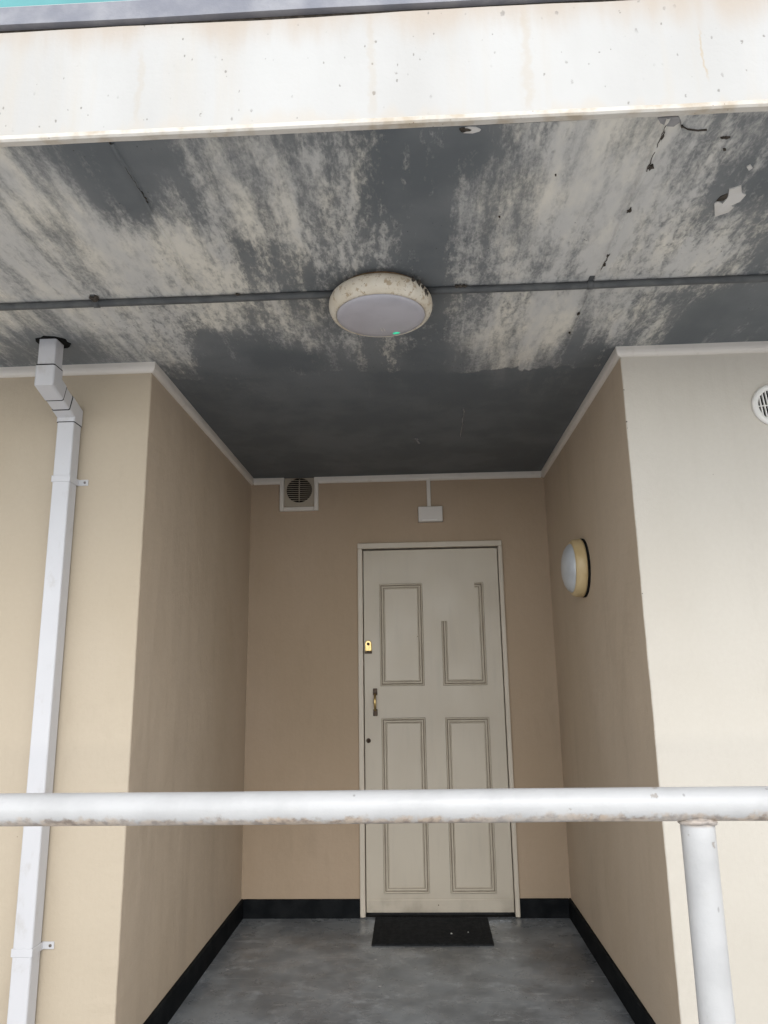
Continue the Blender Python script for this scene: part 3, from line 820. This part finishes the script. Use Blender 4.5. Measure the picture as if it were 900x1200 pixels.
# ------------------------------------------------------------------ round vent on the right wall
rv = empty('round_vent', (1.384, 0, 2.23), 'round white slatted vent on the pale cream wall at right', 'vent')
RC = (1.384, 0, 2.231)
lathe('rim', [(.0815, -.002), (.0815, .006), (.079, .011), (.073, .0135), (.064, .0135), (.0605, .010), (.0595, .002)], RC, (0, -1, 0), M_VENTW, rv, 64)
lathe('duct', [(.063, 0), (.063, .0012)], (RC[0], -.001, RC[2]), (0, -1, 0), M_DARK, rv, 40, False)
tl = math.radians(5)
def tiltp(x, y, z): return (RC[0]+x*math.cos(tl)+z*math.sin(tl)*-1, y, RC[2]+x*math.sin(tl)+z*math.cos(tl))
for k in range(9):
    x = -.050+k*.0125
    hw = math.sqrt(max(0, .0615**2-x*x))
    if hw < .006: continue
    v = [tiltp(x+a, y, z) for z in (-hw, hw) for a, y in ((-.0022, -.0095), (.0022, -.0095), (.0030, -.002), (-.0014, -.002))]
    pyd('slat', v, [(0, 1, 2, 3), (4, 5, 6, 7), (0, 1, 5, 4), (1, 2, 6, 5), (2, 3, 7, 6), (3, 0, 4, 7)], M_VENTW, rv)
v = [tiltp(a, y, z) for a in (-.061, .061) for y, z in ((-.011, -.0018), (-.011, .0018), (-.004, .0018), (-.004, -.0018))]
pyd('cross_bar', v, [(0, 1, 2, 3), (4, 5, 6, 7), (0, 1, 5, 4), (1, 2, 6, 5), (2, 3, 7, 6), (3, 0, 4, 7)], M_VENTW, rv)
lathe('centre_boss', [(.010, 0), (.010, .009), (.008, .0115), (.004, .012)], (RC[0], -.003, RC[2]), (0, -1, 0), M_VENTW, rv, 20)

# ------------------------------------------------------------------ lamps
cl = empty('ceiling_lamp', (-.037, -.497, H), 'round cream ceiling lamp with grey lens, grubby and unlit, on the conduit', 'lamp')
LC = (-.038, -.470, CZ)
ax = (.0, .0, -1)
lathe('base', [(.135, -.004), (.140, .010), (.146, .018)], LC, ax, M_RUST, cl, 72, True, .01)
rim = lathe('rim', [(.140, .012), (.151, .0135), (.159, .020), (.1640, .031), (.1655, .043), (.164, .056), (.159, .068), (.152, .076), (.146, .079), (.142, .078), (.1405, .072)], LC, ax, M_RIM, cl, 96)
ln = lathe('lens', [(.1412, .070), (.1400, .078), (.136, .0815), (.125, .0845), (.105, .088), (.08, .0905), (.05, .0925), (.02, .0935), (.003, .0937)], LC, ax, M_LENS, cl, 96)
def lens_h(r):
    pr = [(.003, .0937), (.02, .0935), (.05, .0925), (.08, .0905), (.105, .088), (.125, .0845), (.136, .0815), (.14, .078)]
    for (a, h), (b, g) in zip(pr, pr[1:]):
        if r <= b: return h+(g-h)*max(0, r-a)/(b-a)
    return .078
lx, ly = .046, .105
r = math.hypot(lx, ly)
lathe('indicator', [(.012, 0), (.012, .0012), (.008, .002)], (LC[0]+lx, LC[1]+ly, LC[2]-lens_h(r)+.001), (lx*.25/r, ly*.25/r, -1), M_LED, ln, 24)
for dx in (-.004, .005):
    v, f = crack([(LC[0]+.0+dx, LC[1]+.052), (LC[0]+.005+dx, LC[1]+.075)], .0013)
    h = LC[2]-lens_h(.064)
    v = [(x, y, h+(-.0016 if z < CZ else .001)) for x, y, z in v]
    pyd('painted_glint', v, f, M_PLASTIC, ln)  # pale strokes painted on the lens in place of a reflected highlight
for a, hh, s in ((42, .030, .012), (36, .036, .010), (30, .044, .012), (50, .026, .008), (26, .046, .007)):
    t = math.radians(-a)
    c = Vector((LC[0]+math.cos(t)*.163, LC[1]+math.sin(t)*.163, LC[2]-hh))
    lathe('dirt_clump', [(s*.4, -.003), (s, -.001), (s*.7, .0035), (s*.2, .0045)], c, (math.cos(t), math.sin(t), -.1), M_GRIME_SHADE, cl, 9, False, .9)
wlm = empty('wall_lamp', (XR, .86, 1.76), 'round yellowed wall lamp with pale lens on the right side of the recess', 'lamp')
WC = (XR, .858, 1.762)
lathe('base', [(.1375, -.003), (.1385, .008), (.1365, .010)], WC, (-1, 0, 0), M_DARK, wlm, 64)
lathe('rim', [(.132, .010), (.136, .013), (.137, .022), (.134, .045), (.128, .056), (.120, .062), (.116, .061)], WC, (-1, 0, 0), M_RIM2, wlm, 72)
lathe('lens', [(.1165, .057), (.115, .063), (.106, .074), (.088, .086), (.062, .095), (.03, .100), (.003, .1012)], WC, (-1, 0, 0), M_LENS2, wlm, 72)

# ------------------------------------------------------------------ conduit along the ceiling
cond = empty('conduit', (0, -.498, H), 'grey painted cable conduit running across the ceiling through the lamp', 'conduit')
def cpath(x0, x1):
    v, f = [], []
    n = int(abs(x1-x0)/.06)+1
    for i in range(n+1):
        x = x0+(x1-x0)*i/n
        zz = CZ-.011+.0018*noise.noise(Vector((x*2.5, 1, 0)))
        yy = -.498+.003*noise.noise(Vector((x*1.5, 5, 0)))
        for k in range(14):
            a = 2*math.pi*k/14
            v.append((x, yy+.0118*math.cos(a), zz+.0118*math.sin(a)))
    for i in range(n):
        for k in range(14): f.append((i*14+k, i*14+(k+1) % 14, i*14+14+(k+1) % 14, i*14+14+k))
    f += [tuple(range(14)), tuple(n*14+k for k in range(14))]
    return v, f
for x0, x1 in ((-5, -.17), (.10, 5)):
    v, f = cpath(x0, x1)
    pyd('tube', v, f, M_COND, cond, True)
for x in (-3.4, -.952, .62, 2.6):
    o = tube('saddle', (x-.009, -.498, CZ-.0105), (x+.009, -.498, CZ-.0105), .0145, M_COND, cond, 18)
    box('saddle_ear', (x-.008, x+.008, -.535, -.461, CZ-.003, CZ+.003), M_COND, cond, .001)
lathe('dirt_clump', [(.004, -.004), (.014, -.001), (.010, .005), (.004, .007)], (-.950, -.520, CZ-.006), (0, -.4, -1), M_GRIME_SHADE, cond, 11, False, .8)
for x in (.205, .218, .229, -.49):
    lathe('dirt_clump', [(.003, -.004), (.007, -.001), (.005, .003)], (x, -.512, CZ-.006), (0, -.5, -1), M_GRIME_SHADE, cond, 9, False, .8)

# ------------------------------------------------------------------ downpipe
dp = empty('downpipe', (-1.24, -.04, 0), 'square white downpipe that kinks back from the ceiling to the beige wall', 'downpipe')
def duct(name, path, a, b, rad=.006, mat_=M_PIPE):
    """rounded rectangular section (half sizes a in x, b in the y-z plane) carried along a y-z polyline"""
    P = [Vector(p) for p in path]
    sec = []
    for sx, sy, t0 in ((1, 1, 0), (-1, 1, 90), (-1, -1, 180), (1, -1, 270)):
        for t in (0, 30, 60, 90):
            q = math.radians(t0+t)
            sec.append((sx*(a-rad)+rad*math.cos(q), sy*(b-rad)+rad*math.sin(q)))
    m = len(sec)
    v, f = [], []
    for i, p in enumerate(P):
        d1 = (P[i]-P[i-1]).normalized() if i else (P[1]-P[0]).normalized()
        d2 = (P[i+1]-P[i]).normalized() if i < len(P)-1 else d1
        n1, n2 = Vector((d1.y, -d1.x)), Vector((d2.y, -d2.x))
        k = (n1+n2)/(1+n1.dot(n2))
        for x, w in sec: v.append((PX+x, p.x+k.x*w, p.y+k.y*w))
    for i in range(len(P)-1):
        for k in range(m): f.append((i*m+k, i*m+(k+1) % m, i*m+m+(k+1) % m, i*m+m+k))
    f += [tuple(range(m)), tuple((len(P)-1)*m+k for k in range(m))]
    return pyd(name, v, f, mat_, dp)
PX = -1.239
P1, P2 = Vector((-.218, 2.322)), Vector((-.040, 2.266))
dd = (P2-P1).normalized()
duct('spigot', [(-.218, 2.56), (-.218, 2.36)], .0315, .0305)
duct('joint_gap', [(-.218, 2.378), (-.218, 2.372)], .0338, .0328, .006, M_DARK)
duct('elbow', [(-.218, 2.373), tuple(P1), tuple(P1+dd*.060)], .0350, .0340, .008)
duct('joint_gap', [tuple(P1+dd*.0595), tuple(P1+dd*.066)], .0335, .0325, .006, M_DARK)
duct('elbow', [tuple(P1+dd*.064), tuple(P1+dd*.118)], .0325, .0315)
duct('joint_gap', [tuple(P1+dd*.117), tuple(P1+dd*.123)], .0338, .0328, .006, M_DARK)
duct('elbow', [tuple(P1+dd*.121), tuple(P2), (P2.x, P2.y-.040)], .0350, .0340, .008)
duct('joint_gap', [(P2.x, P2.y-.0395), (P2.x, P2.y-.0425)], .0338, .0328, .006, M_DARK)
duct('pipe', [(P2.x, P2.y-.038), (P2.x, .03)], .0322, .0310)
duct('shoe', [(P2.x, .035), (P2.x, .0)], .035, .034)
def bracket(z):
    bm = bmesh.new()
    b = .034+.0025; a = .0322+.0025
    y0 = P2.x-.0335; w = .012
    add_box(bm, PX-a, PX+a, y0, y0+.003, z-w, z+w, .0008, 1)
    add_box(bm, PX-a-.0005, PX-a+.0024, y0+.001, 0, z-w, z+w, .0006, 1)
    add_box(bm, PX+a-.0024, PX+a+.0005, y0+.001, 0, z-w, z+w, .0006, 1)
    add_box(bm, PX+a-.001, PX+a+.037, -.0045, 0, z-w*.95, z+w*.95, .0012, 1)
    o = from_bm('bracket', bm, M_PIPE, dp)
    lathe('screw', [(.0048, 0), (.0048, .0016), (.003, .0024)], (PX+a+.025, -.0045, z), (0, -1, 0), M_SCREW, o, 14)
bracket(2.006); bracket(.432)

# ------------------------------------------------------------------ railing
rail = empty('railing', (.537, YB, 0), 'white painted tubular steel railing crossing in front of the recess, rusty below', 'railing')
v, f = [], []
xs2 = frange(-5, 5, .03)
for x in xs2:
    zz = 1.0540+.0012*noise.noise(Vector((x*1.3, 0, 0)))
    rr = .0283*(1+.012*noise.noise(Vector((x*7, 2, 0))))
    for k in range(32):
        a = 2*math.pi*k/32
        v.append((x, YB+rr*math.cos(a), zz+rr*math.sin(a)))
for i in range(len(xs2)-1):
    for k in range(32): f.append((i*32+k, i*32+(k+1) % 32, i*32+32+(k+1) % 32, i*32+32+k))
f += [tuple(range(32)), tuple((len(xs2)-1)*32+k for k in range(32))]
pyd('top_rail', v, f, M_RAIL, rail, True)
for x in (-3.663, -1.563, .537, 2.637, 4.737):
    lathe('post', [(.0288*(1+.012*noise.noise(Vector((i*.35, x, 0)))), i*1.0275/30) for i in range(31)]+[(.027, 1.030), (.018, 1.034)], (x, YB, 0), (0, 0, 1), M_RAIL, rail, 32)
    # weld bead where post meets rail
    v, f = [], []
    for k in range(40):
        a = 2*math.pi*k/40
        dy = math.sin(a)*.0298
        zc = 1.0545-math.sqrt(max(0, .0285**2-(.45*dy)**2))+.002*noise.noise(Vector((k*.3, x, 7)))
        for j in range(8):
            t = 2*math.pi*j/8
            q = (.0036+.0012*noise.noise(Vector((k*.7, x, 1))))
            v.append((x+math.cos(a)*(.0296+q*math.cos(t)), YB+math.sin(a)*(.0296+q*math.cos(t)), zc-.001+q*math.sin(t)))
    for k in range(40):
        for j in range(8):
            f.append((k*8+j, k*8+(j+1) % 8, ((k+1) % 40)*8+(j+1) % 8, ((k+1) % 40)*8+j))
    pyd('weld', v, f, M_RAIL, rail, True)
    lathe('base_plate', [(.06, -.005), (.06, .006), (.057, .008)], (x, YB, 0), (0, 0, 1), M_RAIL, rail, 32)
